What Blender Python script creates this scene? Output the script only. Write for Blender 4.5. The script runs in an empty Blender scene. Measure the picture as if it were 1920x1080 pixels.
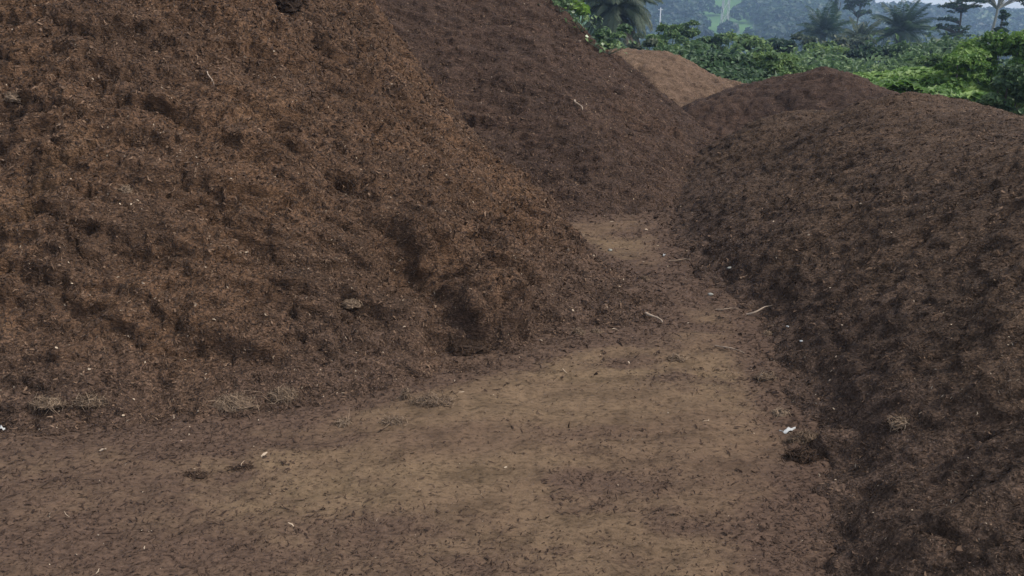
import bpy, math
import numpy as np
from mathutils import Vector

S = bpy.context.scene
# ------------------------------------------------------------------ camera
CAM_H = 1.7
F = 1450.0
PITCH = math.atan(470 / F)
cd = bpy.data.cameras.new('camera'); cam = bpy.data.objects.new('camera', cd)
S.collection.objects.link(cam); S.camera = cam
cam.location = (0, 0, CAM_H); cam.rotation_euler = (math.pi / 2 - PITCH, 0, 0)
cd.sensor_width = 36; cd.lens = F / 1920 * 36; cd.clip_start = 0.05; cd.clip_end = 9000
# ------------------------------------------------------------------ sky, sun, exposure
SUN_EL, SUN_AZ = math.radians(50), math.radians(102)      # azimuth from +Y towards +X
w = bpy.data.worlds.new('World'); S.world = w; w.use_nodes = True
nt = w.node_tree; nt.nodes.clear()
sky = nt.nodes.new('ShaderNodeTexSky'); sky.sky_type = 'NISHITA'; sky.sun_disc = False
sky.sun_elevation = SUN_EL; sky.sun_rotation = SUN_AZ
sky.air_density = 1.0; sky.dust_density = 2.0; sky.ozone_density = 1.0; sky.altitude = 100
hsv = nt.nodes.new('ShaderNodeHueSaturation'); hsv.inputs['Saturation'].default_value = 0.35
bg = nt.nodes.new('ShaderNodeBackground'); bg.inputs[1].default_value = 0.12
wo = nt.nodes.new('ShaderNodeOutputWorld')
nt.links.new(sky.outputs[0], hsv.inputs['Color']); nt.links.new(hsv.outputs[0], bg.inputs[0])
nt.links.new(bg.outputs[0], wo.inputs[0])
sd = bpy.data.lights.new('sun', 'SUN'); sd.energy = 2.0; sd.angle = math.radians(16); sd.color = (1, .92, .82)
sun = bpy.data.objects.new('sun', sd); S.collection.objects.link(sun)
sdir = Vector((math.sin(SUN_AZ) * math.cos(SUN_EL), math.cos(SUN_AZ) * math.cos(SUN_EL), math.sin(SUN_EL)))
sun.rotation_euler = sdir.to_track_quat('Z', 'Y').to_euler(); sun.location = (0, 0, 30)
S.view_settings.view_transform = 'Standard'; S.view_settings.look = 'None'
S.view_settings.exposure = 1.0; S.view_settings.gamma = 1
S.cycles.volume_bounces = 1; S.cycles.max_bounces = 5
S.cycles.filter_width = 1.5
HAZE = .0008

# ------------------------------------------------------------------ helpers
sp, cp = math.sin(PITCH), math.cos(PITCH)
def at(px, py, Y):
    u = (px - 960) / F; v = (540 - py) / F
    dy = cp + v * sp; dz = -sp + v * cp
    return (u / dy * Y, Y, CAM_H + dz / dy * Y)
def onground(px, py, z=0.0):
    v = (540 - py) / F; dy = cp + v * sp; dz = -sp + v * cp
    return at(px, py, (z - CAM_H) / dz * dy)

_p = np.random.RandomState(7).permutation(4096)
_g = np.random.RandomState(8).uniform(0, 2 * np.pi, 4096)
def perlin(x, y, seed=0):
    xi = np.floor(x).astype(np.int64); yi = np.floor(y).astype(np.int64)
    xf = x - xi; yf = y - yi
    def gr(ix, iy, fx, fy):
        h = _p[(_p[(ix + seed * 131) & 4095] + iy) & 4095]
        a = _g[h]; return np.cos(a) * fx + np.sin(a) * fy
    u = xf ** 3 * (xf * (xf * 6 - 15) + 10); v = yf ** 3 * (yf * (yf * 6 - 15) + 10)
    a = gr(xi, yi, xf, yf); b = gr(xi + 1, yi, xf - 1, yf)
    c = gr(xi, yi + 1, xf, yf - 1); d = gr(xi + 1, yi + 1, xf - 1, yf - 1)
    return ((a + (b - a) * u) + ((c + (d - c) * u) - (a + (b - a) * u)) * v) * 1.5
def fbm(x, y, seed=0, oct=4, gain=.5):
    r = 0; a = 1.
    for k in range(oct):
        r = r + a * perlin(x * 2 ** k, y * 2 ** k, seed + k * 3); a *= gain
    return r

def mesh_from(name, V, Fq, mats, parent=None, tone=None, midx=None, smooth=True, loc=(0, 0, 0)):
    me = bpy.data.meshes.new(name)
    V = np.asarray(V, np.float32).reshape(-1, 3) - np.asarray(loc, np.float32)
    Fq = np.asarray(Fq, np.int32); n, k = Fq.shape
    me.vertices.add(len(V)); me.vertices.foreach_set('co', V.ravel())
    me.loops.add(n * k); me.loops.foreach_set('vertex_index', Fq.ravel())
    me.polygons.add(n); me.polygons.foreach_set('loop_start', np.arange(0, n * k, k, dtype=np.int32))
    me.polygons.foreach_set('loop_total', np.full(n, k, np.int32))
    if midx is not None: me.polygons.foreach_set('material_index', np.asarray(midx, np.int32))
    me.polygons.foreach_set('use_smooth', np.full(n, smooth))
    if tone is not None:
        at_ = me.attributes.new('tone', 'FLOAT', 'POINT'); at_.data.foreach_set('value', np.asarray(tone, np.float32))
    me.update(calc_edges=True)
    for m in (mats if isinstance(mats, (list, tuple)) else [mats]): me.materials.append(m)
    o = bpy.data.objects.new(name, me); S.collection.objects.link(o)
    o.location = loc
    if parent is not None:
        o.parent = parent; o.location = (0, 0, 0)
    return o
def tag(o, label=None, cat=None, group=None, kind=None):
    if label: o['label'] = label
    if cat: o['category'] = cat
    if group: o['group'] = group
    if kind: o['kind'] = kind
    return o
def empty(name, loc, label, cat, group=None, rz=0, sc=1):
    o = bpy.data.objects.new(name, None); S.collection.objects.link(o)
    o.location = loc; o.rotation_euler = (0, 0, rz); o.scale = (sc, sc, sc); o.empty_display_size = .3
    return tag(o, label, cat, group)

# ------------------------------------------------------------------ materials
def newmat(name):
    m = bpy.data.materials.new(name); m.use_nodes = True
    t = m.node_tree; b = t.nodes['Principled BSDF']
    b.inputs['Roughness'].default_value = .95
    b.inputs['Specular IOR Level'].default_value = .12
    return m, t, b
def nd(t, ty, **kw):
    n = t.nodes.new(ty)
    for k, v in kw.items():
        if k in n.inputs: n.inputs[k].default_value = v
        else: setattr(n, k, v)
    return n
def mapped(t, scale):
    g = nd(t, 'ShaderNodeNewGeometry'); m = nd(t, 'ShaderNodeMapping'); m.inputs['Scale'].default_value = scale
    t.links.new(g.outputs['Position'], m.inputs[0]); return m.outputs[0]
def noise(t, vec, scale, detail=4, rough=.55, dist=0):
    n = nd(t, 'ShaderNodeTexNoise'); n.inputs['Scale'].default_value = scale
    n.inputs['Detail'].default_value = detail; n.inputs['Roughness'].default_value = rough
    n.inputs['Distortion'].default_value = dist
    t.links.new(vec, n.inputs['Vector']); return n.outputs['Fac']
def ramp(t, fac, stops, interp='LINEAR'):
    r = nd(t, 'ShaderNodeValToRGB'); r.color_ramp.interpolation = interp
    e = r.color_ramp.elements
    while len(e) < len(stops): e.new(.5)
    for q, (p, c) in zip(e, stops):
        q.position = p; q.color = (*c, 1) if len(c) == 3 else c
    t.links.new(fac, r.inputs[0]); return r.outputs[0]
def mix(t, fac, a, b, mode='MIX'):
    n = nd(t, 'ShaderNodeMix', data_type='RGBA', blend_type=mode)
    for s, v in ((n.inputs[0], fac), (n.inputs[6], a), (n.inputs[7], b)):
        if hasattr(v, 'links') or hasattr(v, 'is_linked'): t.links.new(v, s)
        else: s.default_value = v if not isinstance(v, tuple) else (*v, 1)
    return n.outputs[2]
def G(v): return (v, v, v)
def bump(t, b, h, strength, dist):
    n = nd(t, 'ShaderNodeBump'); n.inputs['Strength'].default_value = strength; n.inputs['Distance'].default_value = dist
    t.links.new(h, n.inputs['Height']); t.links.new(n.outputs[0], b.inputs['Normal'])

def fibre_mat(name, dark, mid, warm, gold, fine=1.0):
    """loose shredded fibre: darker and lighter patches, streaky strands, pale flecks"""
    m, t, b = newmat(name)
    p1 = mapped(t, (1, 1, 1)); ps = mapped(t, (.8, 1, 1.3))
    big = noise(t, p1, 1.1, 4, .6, .3)
    c = ramp(t, big, [(.27, dark), (.42, mid), (.58, warm), (.76, gold)])
    sk = nd(t, 'ShaderNodeAttribute', attribute_name='tone'); c = mix(t, sk.outputs['Fac'], c, (.070, .047, .036))
    med = noise(t, ps, 9, 4, .65, .5)
    c = mix(t, .85, c, ramp(t, med, [(.3, G(.42)), (.5, G(.95)), (.68, G(1.35))]), 'MULTIPLY')
    fi = noise(t, ps, 75 * fine, 3, .7)
    c = mix(t, .9, c, ramp(t, fi, [(.32, G(.35)), (.5, G(.95)), (.66, G(1.7))]), 'MULTIPLY')
    fl = noise(t, ps, 130 * fine, 1, .5)
    c = mix(t, ramp(t, fl, [(.70, G(0)), (.76, G(.7))]), c, (.26, .19, .14))
    t.links.new(c, b.inputs['Base Color'])
    hsum = nd(t, 'ShaderNodeMath', operation='ADD'); t.links.new(fi, hsum.inputs[0])
    h2 = nd(t, 'ShaderNodeMath', operation='MULTIPLY'); t.links.new(med, h2.inputs[0]); h2.inputs[1].default_value = 3
    t.links.new(h2.outputs[0], hsum.inputs[1])
    bump(t, b, hsum.outputs[0], .8, .02)
    return m
def strand_mat(name, stops, rough=.9):
    m, t, b = newmat(name); b.inputs['Roughness'].default_value = rough
    a = nd(t, 'ShaderNodeAttribute', attribute_name='tone')
    c = ramp(t, a.outputs['Fac'], stops)
    t.links.new(c, b.inputs['Base Color']); return m

M = {}
M['heap_a'] = fibre_mat('rust_fibre', (0.0499, 0.0312, 0.0210), (0.0749, 0.0446, 0.0283), (0.0989, 0.0568, 0.0337), (0.1200, 0.0721, 0.0411))
M['heap_b'] = fibre_mat('shaded_plum_fibre', (0.0363, 0.0234, 0.0180), (0.0487, 0.0312, 0.0236), (0.0583, 0.0364, 0.0267), (0.0716, 0.0435, 0.0290))  # plum brown, darkened further to carry shade on the middle heap's face
M['heap_c'] = fibre_mat('tan_fibre', (0.0800, 0.0531, 0.0361), (0.1052, 0.0686, 0.0465), (0.1220, 0.0806, 0.0542), (0.1390, 0.0927, 0.0618))
M['heap_d'] = fibre_mat('umber_fibre', (0.0551, 0.0366, 0.0252), (0.0647, 0.0429, 0.0299), (0.0753, 0.0493, 0.0335), (0.0890, 0.0583, 0.0381))
M['strand'] = strand_mat('loose_strand', [(0, (.024, .016, .012)), (.35, (.055, .036, .026)), (.7, (.095, .060, .040)), (.92, (.17, .112, .075)), (1, (.34, .27, .20))])
M['chip'] = strand_mat('dark_chip', [(0, (.032, .021, .016)), (.5, (.07, .045, .033)), (.85, (.13, .088, .06)), (1, (.34, .27, .20))])
M['pale'] = strand_mat('pale_fibre', [(0, (.06, .042, .030)), (.5, (.135, .095, .066)), (1, (.27, .20, .14))])
M['stick'] = strand_mat('dry_stick', [(0, (.12, .085, .06)), (1, (.34, .27, .21))])

def ground_mat():
    m, t, b = newmat('packed_earth')
    p1 = mapped(t, (1, 1, 1)); ps = mapped(t, (.55, 1, 1))
    g = nd(t, 'ShaderNodeNewGeometry')
    big = noise(t, ps, .75, 5, .6, .4)
    c = ramp(t, big, [(.34, (.084, .054, .038)), (.46, (.108, .072, .047)), (.58, (.129, .089, .055)), (.7, (.141, .099, .060))])
    med = noise(t, ps, 7, 5, .7, .3)
    c = mix(t, .8, c, ramp(t, med, [(.34, G(.55)), (.5, G(1)), (.66, G(1.15))]), 'MULTIPLY')
    fi = noise(t, ps, 60, 3, .7)
    c = mix(t, .9, c, ramp(t, fi, [(.34, G(.5)), (.48, G(1)), (.66, G(1.2))]), 'MULTIPLY')
    at_ = nd(t, 'ShaderNodeAttribute', attribute_name='tone')
    ad = nd(t, 'ShaderNodeMath', operation='MULTIPLY_ADD'); t.links.new(noise(t, ps, 5, 5, .7), ad.inputs[0]); ad.inputs[1].default_value = 1.6
    sb = nd(t, 'ShaderNodeMath', operation='SUBTRACT'); t.links.new(at_.outputs['Fac'], sb.inputs[0]); sb.inputs[1].default_value = .8
    t.links.new(sb.outputs[0], ad.inputs[2])
    c = mix(t, ramp(t, ad.outputs[0], [(.25, G(0)), (.9, G(.85))]), c, mix(t, ramp(t, fi, [(.35, G(0)), (.65, G(1))]), (.046, .030, .023), (.098, .063, .046)))
    # far away the earth is covered by weeds
    sx = nd(t, 'ShaderNodeSeparateXYZ'); t.links.new(g.outputs['Position'], sx.inputs[0])
    mr = nd(t, 'ShaderNodeMapRange'); mr.inputs[1].default_value = 19; mr.inputs[2].default_value = 24
    t.links.new(sx.outputs['Y'], mr.inputs[0])
    gn = noise(t, p1, .08, 5, .6)
    c = mix(t, mr.outputs[0], c, ramp(t, gn, [(.35, (.02, .045, .015)), (.65, (.05, .09, .025))]))
    t.links.new(c, b.inputs['Base Color'])
    bump(t, b, fi, .5, .012)
    return m
M['ground'] = ground_mat()

def leaf_mat(name, stops, trans=.35, rough=.55):
    m = bpy.data.materials.new(name); m.use_nodes = True; t = m.node_tree; t.nodes.clear()
    a = nd(t, 'ShaderNodeAttribute', attribute_name='tone'); c = ramp(t, a.outputs['Fac'], stops)
    p = nd(t, 'ShaderNodeBsdfPrincipled'); p.inputs['Roughness'].default_value = rough
    p.inputs['Specular IOR Level'].default_value = .3
    tr = nd(t, 'ShaderNodeBsdfTranslucent'); mx = nd(t, 'ShaderNodeMixShader'); mx.inputs[0].default_value = trans
    o = nd(t, 'ShaderNodeOutputMaterial')
    t.links.new(c, p.inputs['Base Color']); t.links.new(c, tr.inputs[0])
    t.links.new(p.outputs[0], mx.inputs[1]); t.links.new(tr.outputs[0], mx.inputs[2]); t.links.new(mx.outputs[0], o.inputs[0])
    return m
M['leaf'] = leaf_mat('green_leaf', [(0, (0.0468, 0.0842, 0.0422)), (.6, (0.0936, 0.1613, 0.0686)), (1, (0.1872, 0.2666, 0.1056))])
M['leaf_fresh'] = leaf_mat('fresh_leaf', [(0, (0.0562, 0.1038, 0.0370)), (.6, (0.1248, 0.2034, 0.0660)), (1, (0.2496, 0.3367, 0.1122))])
M['leaf_dark'] = leaf_mat('dark_leaf', [(0, (0.0182, 0.0415, 0.0288)), (.6, (0.0364, 0.0756, 0.0456)), (1, (0.0780, 0.1342, 0.0660))])
M['leaf_bright'] = leaf_mat('bright_leaf', [(0, (0.0486, 0.1080, 0.0200)), (.6, (0.1094, 0.2052, 0.0400)), (1, (0.2066, 0.3132, 0.0800))])
M['leaf_grey'] = leaf_mat('dusty_leaf', [(0, (0.0468, 0.0701, 0.0462)), (.6, (0.0936, 0.1263, 0.0792)), (1, (0.2028, 0.2104, 0.1320))])
M['leaf_lime'] = leaf_mat('lime_leaf', [(0, (.13, .24, .04)), (1, (.24, .38, .08))])
M['leaf_dry'] = leaf_mat('dry_frond', [(0, (.09, .07, .045)), (1, (.19, .15, .10))])
M['bark'] = strand_mat('bark', [(0, (.05, .045, .04)), (1, (.12, .11, .10))])
M['bark_pale'] = strand_mat('pale_bark', [(0, (.20, .20, .18)), (1, (.30, .30, .27))])
M['flower'] = strand_mat('pale_flower', [(0, (.25, .30, .2)), (1, (.45, .5, .36))])
M['metal'] = strand_mat('galvanised_steel', [(0, (.34, .35, .35)), (1, (.45, .45, .45))], .5)
M['plastic'] = strand_mat('white_plastic', [(0, (0.3000, 0.3180, 0.3300)), (1, (0.4320, 0.4440, 0.4440))], .4)

# ------------------------------------------------------------------ heaps (thin plate splines through surveyed points)
def tps(P):
    P = np.array(P, float); X = P[:, :2]; z = P[:, 2]; n = len(P)
    r = np.linalg.norm(X[:, None] - X[None], axis=2)
    K = r ** 2 * np.log(r + 1e-9) + np.eye(n) * .02
    A = np.zeros((n + 3, n + 3)); A[:n, :n] = K; A[:n, n] = 1; A[:n, n + 1:] = X
    A[n, :n] = 1; A[n + 1:, :n] = X.T
    s = np.linalg.solve(A, np.concatenate([z, [0, 0, 0]]))
    def f(x, y):
        o = s[n] + s[n + 1] * x + s[n + 2] * y
        for (a, b), q in zip(X, s[:n]):
            d2 = (x - a) ** 2 + (y - b) ** 2 + 1e-12
            o = o + q * d2 * .5 * np.log(d2)
        return o
    return f

def axis(a, b, s0, grow=0.0, ref=0.0):
    v = [a]
    while v[-1] < b: v.append(v[-1] + s0 * (1 + grow * max(0, abs(v[-1]) - ref)))
    return np.array(v)

def slivers(P, N, L, W, lift, rng, tone, T=None):
    """bent thin strips (2 quads) lying on the surface at points P with normals N"""
    n = len(P)
    r = rng.normal(size=(n, 3)) if T is None else T
    d = r - (r * N).sum(1)[:, None] * N; d /= np.linalg.norm(d, axis=1)[:, None] + 1e-9
    d2 = d + N * (rng.uniform(-.3, 1, n) * lift)[:, None]; d2 /= np.linalg.norm(d2, axis=1)[:, None]
    s = np.cross(d2, N); s /= np.linalg.norm(s, axis=1)[:, None] + 1e-9
    L = np.broadcast_to(L, (n,))[:, None]; W = np.broadcast_to(W, (n,))[:, None]
    mid = P + N * W * .6
    bend = s * L * rng.uniform(-.25, .25, n)[:, None] + N * L * rng.uniform(-.05, .2, n)[:, None] * lift
    a = mid - d2 * L * .5; b = mid + bend; c = mid + d2 * L * .5
    tw = (s + N * rng.uniform(-.8, .8, n)[:, None]) * W * .5
    V = np.stack([a - tw * .5, a + tw * .5, b - tw, b + tw, c - tw * .4, c + tw * .4], 1).reshape(-1, 3)
    k = np.arange(n)[:, None] * 6
    Fq = np.concatenate([k + [0, 1, 3, 2], k + [2, 3, 5, 4]], 1).reshape(-1, 4)
    return V, Fq, np.repeat(tone, 6)

def sample(V, Fq, n, rng, cull=None):
    A, B, C, D = (V[Fq[:, i]] for i in range(4))
    nn = np.cross(C - A, D - B); ar = np.linalg.norm(nn, axis=1); c = (A + C) / 2
    wgt = ar.copy()
    dist = np.linalg.norm(c - np.array([0, 0, CAM_H]), axis=1)
    wgt /= np.maximum(dist, 2.2) ** 2
    if cull is not None: wgt *= cull(c)
    i = rng.choice(len(Fq), n, p=wgt / wgt.sum())
    u = rng.rand(n)[:, None]; v = rng.rand(n)[:, None]
    P = (A[i] * (1 - u) + B[i] * u) * (1 - v) + (D[i] * (1 - u) + C[i] * u) * v
    N = nn[i] / ar[i][:, None]; N[N[:, 2] < 0] *= -1
    return P, N

HEAPS = {}
def heap(key, ctrl, xs, ys, mat, label, seed, rough=1.0, nfib=60000, stretch=(1.0, 1.0), lumps=(), top=9., litter_len=.030, chips=.8, pits=.07):
    rng = np.random.RandomState(seed)
    f = tps(ctrl); X, Y = np.meshgrid(xs, ys)
    z = f(X, Y)
    z = np.where(z > top, top + (z - top) * .2, z)
    z = np.where(z > 0, z * (.45 + .55 * np.clip(z / .16, 0, 1)), z)   # loose skirt thins out on the ground
    ins = np.clip((z + .06) / .3, 0.12, 1)                       # roughness fades out at the toe
    sx, sy = stretch
    n1 = fbm(X * .9, Y * .9, seed, 3) * .10
    rid = 1 - np.abs(fbm(X * 2.1 * sx, Y * 3.0 * sy, seed + 20, 3))
    n2 = (rid - .75) * .13
    q = fbm(X * 3.0 * sx + 5 + .5 * fbm(X * 2, Y * 2, seed + 41, 2), Y * 4.6 * sy + z * 2 + .6 * fbm(X * 3, Y * 3, seed + 42, 2), seed + 40, 4, .6)
    n3 = -np.clip(q - .12, 0, .6) ** 1.25 * pits * 1.15                           # pockets
    Yc = Y + .9 * z + 2.2 * (n2 + n3)                            # follow the face, so grain is not drawn out down the slope
    n4 = fbm(X * 9 * sx, Yc * 9 * sy, seed + 60, 4, .6) * .026
    n5 = np.abs(fbm(X * 24, Yc * 22, seed + 80, 3, .7)) * .019
    toe = np.exp(-(z / .08) ** 2) * fbm(X * 4.5, Y * 4.5, seed + 70, 4, .6) * .030
    d = (n1 + n2 + n3) * ins * rough + (n4 + n5) * np.clip(ins, .4, 1) * rough + toe
    for (lx, ly, rx, ry, am, ang) in lumps:
        ca, sa = math.cos(ang), math.sin(ang)
        a = ((X - lx) * ca + (Y - ly) * sa) / rx; b = (-(X - lx) * sa + (Y - ly) * ca) / ry
        rr = np.sqrt(a * a + b * b) + .22 * fbm(X * 6, Y * 6, seed + 90, 3)
        d = d + am * np.clip(1 - rr, 0, 1) ** .8
    gx = np.gradient(z, axis=1) / np.gradient(X, axis=1); gy = np.gradient(z, axis=0) / np.gradient(Y, axis=0)
    Nz = 1 / np.sqrt(1 + gx ** 2 + gy ** 2)
    jx = fbm(X * 14, Y * 14, seed + 7, 2) * .02; jy = fbm(X * 14, Y * 14, seed + 9, 2) * .02
    V = np.stack([X + d * (-gx * Nz) + jx, Y + d * (-gy * Nz) + jy, z + d * Nz], -1).reshape(-1, 3)
    ny, nx = X.shape
    I = np.arange(ny * nx).reshape(ny, nx)
    Fq = np.stack([I[:-1, :-1], I[:-1, 1:], I[1:, 1:], I[1:, :-1]], -1).reshape(-1, 4)
    keep = (V[Fq][:, :, 2].max(1) > -.06)
    Fq = Fq[keep]; used = np.unique(Fq); mp = np.full(len(V), -1); mp[used] = np.arange(len(used))
    V = V[used]; Fq = mp[Fq]
    loc = (float(V[:, 0].mean()), float(V[:, 1].mean()), 0)
    skirt = np.clip(1.15 - V[:, 2] / .42 + .5 * fbm(V[:, 0] * 1.5, V[:, 1] * 1.5, seed + 5, 3), 0, 1) * chips
    o = mesh_from('fibre_heap', V, Fq, M[mat], tone=skirt, loc=loc)
    tag(o, label, 'heap')
    P, N = sample(V, Fq, nfib, rng, lambda c: (c[:, 2] > -.01) * 1.)
    dist = np.linalg.norm(P - [0, 0, CAM_H], axis=1)
    sc = np.clip(dist / 5, .6, 1.25)
    L = np.minimum(litter_len * .55 * rng.lognormal(0, .5, nfib), .042) * sc; W = .0052 * rng.lognormal(0, .4, nfib) * sc
    tone = np.clip(rng.beta(1.6, 2.6, nfib) + .14 * fbm(P[:, 0] * 1.3, P[:, 1] * 1.3, seed + 3, 3), 0, .93)
    tone[rng.rand(nfib) < .05] = .86; tone[(rng.rand(nfib) < .012) & (L < .018)] = 1
    v, fq, tn = slivers(P, N, L, W, .6, rng, tone)
    s = mesh_from('loose_fibre', v, fq, M['strand'], o, tn, smooth=False, loc=loc)
    s['kind'] = 'stuff'
    HEAPS[key] = (V, Fq)
    return o

# heap A: the big rust brown one on the left
A = [(-9, 2.7, 0), (-7, 2.85, 0), (-5, 2.95, 0), (-3.6, 3.0, 0), (-2.3, 3.1, 0), (-1.1, 3.35, 0), (-.5, 3.65, 0), (.05, 4.05, 0), (.55, 4.45, 0),
     (1.0, 4.85, 0), (.92, 5.5, 0), (.62, 6.3, 0), (.42, 7.1, -.02), (.2, 8.3, -.08), (-.1, 9.6, -.05), (-1.2, 11, -.05), (-3.5, 12.4, -.05), (-7, 13, 0), (-10, 13, 0),
     (.15, 4.75, .17), (.35, 5.3, .2), (-.3, 4.5, .32), (-.9, 4.25, .5), (-.2, 5.3, .62), (-.75, 5.2, .95), (-.9, 6.0, 1.35),
     (-2, 4.0, .72), (-2, 5.0, 1.55), (-2, 6.0, 2.2), (-2.2, 7.3, 2.8), (-4, 4.0, .8), (-4, 5.2, 1.75), (-4, 6.6, 2.8), (-4.2, 8.4, 3.3),
     (-7, 4.0, .9), (-7, 5.3, 1.9), (-7, 7, 3.0), (-7, 9, 3.3), (-2.4, 9, 2.3), (-1.4, 9.2, 1.2), (-3, 10.8, 1.1), (-6.5, 11, 1.8)]
A += [at(1038, 412, 6.75), at(985, 350, 6.8), at(935, 303, 6.85), at(905, 262, 6.9), at(850, 205, 7.0), at(800, 148, 7.1), at(748, 75, 7.25), at(692, 2, 7.4), at(640, -70, 7.6)]
A += [(-.15, 7.9, .35), (-.75, 8.1, .9), (-1.1, 8.2, 1.35), (.1, 6.2, .55), (-.45, 6.3, 1.0)]
# heap B: middle distance
B = [(-2.5, 7.6, 0), (-1, 7.4, 0), (.1, 7.35, 0), (.45, 7.4, 0), (1.0, 7.5, 0), (1.55, 7.75, 0), (2.1, 8.4, 0), (2.7, 9.1, 0), (3.3, 10.1, 0), (3.6, 11.3, 0), (3.4, 13, 0), (2.4, 14.5, 0), (0, 15.5, 0), (-4, 15.5, 0),
     (1.1, 8.3, .5), (1.7, 9.2, .62), (0.2, 8.4, .62), (-1, 8.5, .8), (-1, 9.8, 1.75), (.1, 9.6, 1.45), (1.0, 9.8, 1.25), (.2, 10.5, 2.0), (-1, 11, 2.7), (-3, 11.2, 3.2), (-3, 9, 1.5),
     (-.5, 12.4, 2.5), (1, 12.4, 1.35), (2, 12.2, .8)]
B += [at(1030, 0, 11), at(1070, 36, 11), at(1110, 70, 11), at(1150, 102, 11), at(1200, 142, 11), at(1262, 196, 11), at(1310, 232, 10.9), at(1350, 262, 10.7)]
# heap C: small pale one far back
C = [at(1120, 100, 16), at(1160, 99, 16), at(1210, 99, 16.2), at(1252, 99, 16.3), at(1292, 117, 16.3), at(1335, 145, 16.2), at(1388, 157, 16.2), at(1405, 168, 16),
     (1.2, 14.2, .35), (2.4, 14.3, .3), (3.5, 14.4, .1), (4.6, 14.8, .0), (5.6, 15.6, 0), (5.6, 17.5, 0), (4.2, 19, 0), (2.5, 19.8, 0), (.5, 19.6, 0), (-1.2, 18, 0), (-1.2, 15, 0), (0, 13.6, 0), (2, 13.4, 0), (4, 13.6, 0),
     (2.2, 15.3, .95), (3.3, 15.3, .7), (2.5, 17.8, .9)]
# heap D: long low one on the right
D = [(.85, -2, 0), (.85, 0, 0), (.9, 1.2, 0), (1.0, 2.15, 0), (1.28, 2.8, 0), (1.38, 3.3, 0), (1.42, 3.8, 0), (1.5, 4.2, 0), (1.58, 4.65, 0), (1.45, 5.1, 0), (1.38, 5.6, 0), (1.45, 6.2, 0), (1.52, 7.0, 0), (1.6, 7.8, 0.02), (1.75, 8.8, .1), (1.9, 9.8, .15), (2.6, 10.9, .05),
     (4, 10.8, .0), (5.2, 10.4, .1), (7, 9.6, .2), (9, 8, .2), (9.5, 4, .2), (8, -1, .2),
     (1.9, 2.2, .55), (2.0, 3.3, .45), (2.1, 4.6, .38), (2.1, 5.8, .42), (2.3, 7.0, .42), (2.5, 8.2, .42), (2.9, 3.4, .98), (2.9, 4.6, .93), (3.0, 5.8, .84), (2.7, 2.2, 1.0), (3, 0, 1.2), (2, 0, .75),
     (5, 3, 1.2), (6.5, 4.5, 1.05), (5.5, 6.5, .92), (4.6, 5.2, 1.04)]
D += [at(1352, 262, 9.6), at(1400, 236, 9.4), at(1440, 224, 9.2), at(1500, 212, 8.9), at(1560, 214, 8.7), at(1610, 194, 8.4), at(1690, 178, 8.2), at(1760, 184, 8.0), at(1840, 202, 7.7), at(1920, 220, 7.4), at(2020, 244, 7.2)]
# heap E: dark peaked one behind D
E = [at(1285, 203, 12.6), at(1340, 178, 12.6), at(1400, 160, 12.6), at(1460, 148, 12.5), at(1508, 139, 12.4), at(1535, 129, 12.4), at(1575, 134, 12.4), at(1640, 162, 12.2), at(1700, 182, 12), at(1790, 205, 11.8),
     (2.6, 10.9, 0), (3.3, 10.6, .02), (4.0, 10.4, .12), (5, 10.0, .3), (6.2, 9.8, .1), (8, 11, 0), (7.6, 13, 0), (6, 14.4, 0), (4, 14.8, 0), (2.4, 14.2, 0), (2.0, 12.4, 0),
     (3.6, 11.5, .5), (4.5, 11.4, .8), (5.2, 11.2, .75)]
pk = lambda x, y, z=.1: onground(x, y, z)
l = lambda k, px, py, Y: at(px, py, Y)[:2]
l1 = at(880, 640, 4.05); l2 = at(770, 585, 4.45); l3 = at(800, 560, 4.6); l4 = at(950, 600, 4.3)
heap('A', A, axis(-8.2, 1.3, .017, .12, 3.0), axis(2.6, 10.5, .017, .08, 4), 'heap_a',
     'largest heap of rust brown shredded fibre filling the left side of the yard', 11, .85, 260000, (.55, 1.15), pits=.12,
     lumps=[(*l('A', 905, 600, 4.30), .30, .20, .27, .3), (*l('A', 870, 655, 3.98), .28, .11, -.12, .3), (*l('A', 790, 530, 4.65), .36, .20, .24, -.45), (*l('A', 765, 590, 4.32), .30, .12, -.12, -.45),
            (*l('A', 965, 585, 4.4), .14, .22, .14, .1), (*l('A', 655, 520, 4.75), .14, .10, -.16, -.3), (*l('A', 915, 480, 5.0), .14, .10, -.14, -.5), (*l('A', 700, 655, 3.95), .16, .08, -.10, 0),
            (at(545, 8, 6.7)[0], at(545, 8, 6.7)[1], .13, .2, -.3, 0), (at(30, 90, 6.2)[0], at(30, 90, 6.2)[1], .35, .25, -.3, 0)])
heap('B', B, axis(-3.6, 3.9, .028), axis(7.0, 14, .028), 'heap_b',
     'tall plum brown fibre heap in the middle, rising at the end of the path', 23, .6, 80000, (.6, 1.3), pits=.09, chips=.4)
heap('C', C, axis(-1, 5.8, .045), axis(13.2, 19.8, .045), 'heap_c', 'pale tan fibre heap farthest back, its rounded top against green bushes', 35, .6, 9000, litter_len=.02)
heap('D', D, axis(.6, 9, .016, .25, 2.2), axis(-1.5, 11, .018, .06, 3), 'heap_d',
     'long low umber brown fibre heap running along the right side of the path', 47, .5, 230000, (.45, 1.1), pits=.05,
     lumps=[(onground(1505, 850)[0] + .12, onground(1505, 850)[1] + .02, .10, .06, .05, 0)])
heap('E', E, axis(1.8, 8, .04), axis(9.6, 14.8, .04), 'heap_e' if 'heap_e' in M else 'heap_b', 'dark peaked fibre heap behind the crest of the long right heap', 59, .55, 14000)

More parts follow.
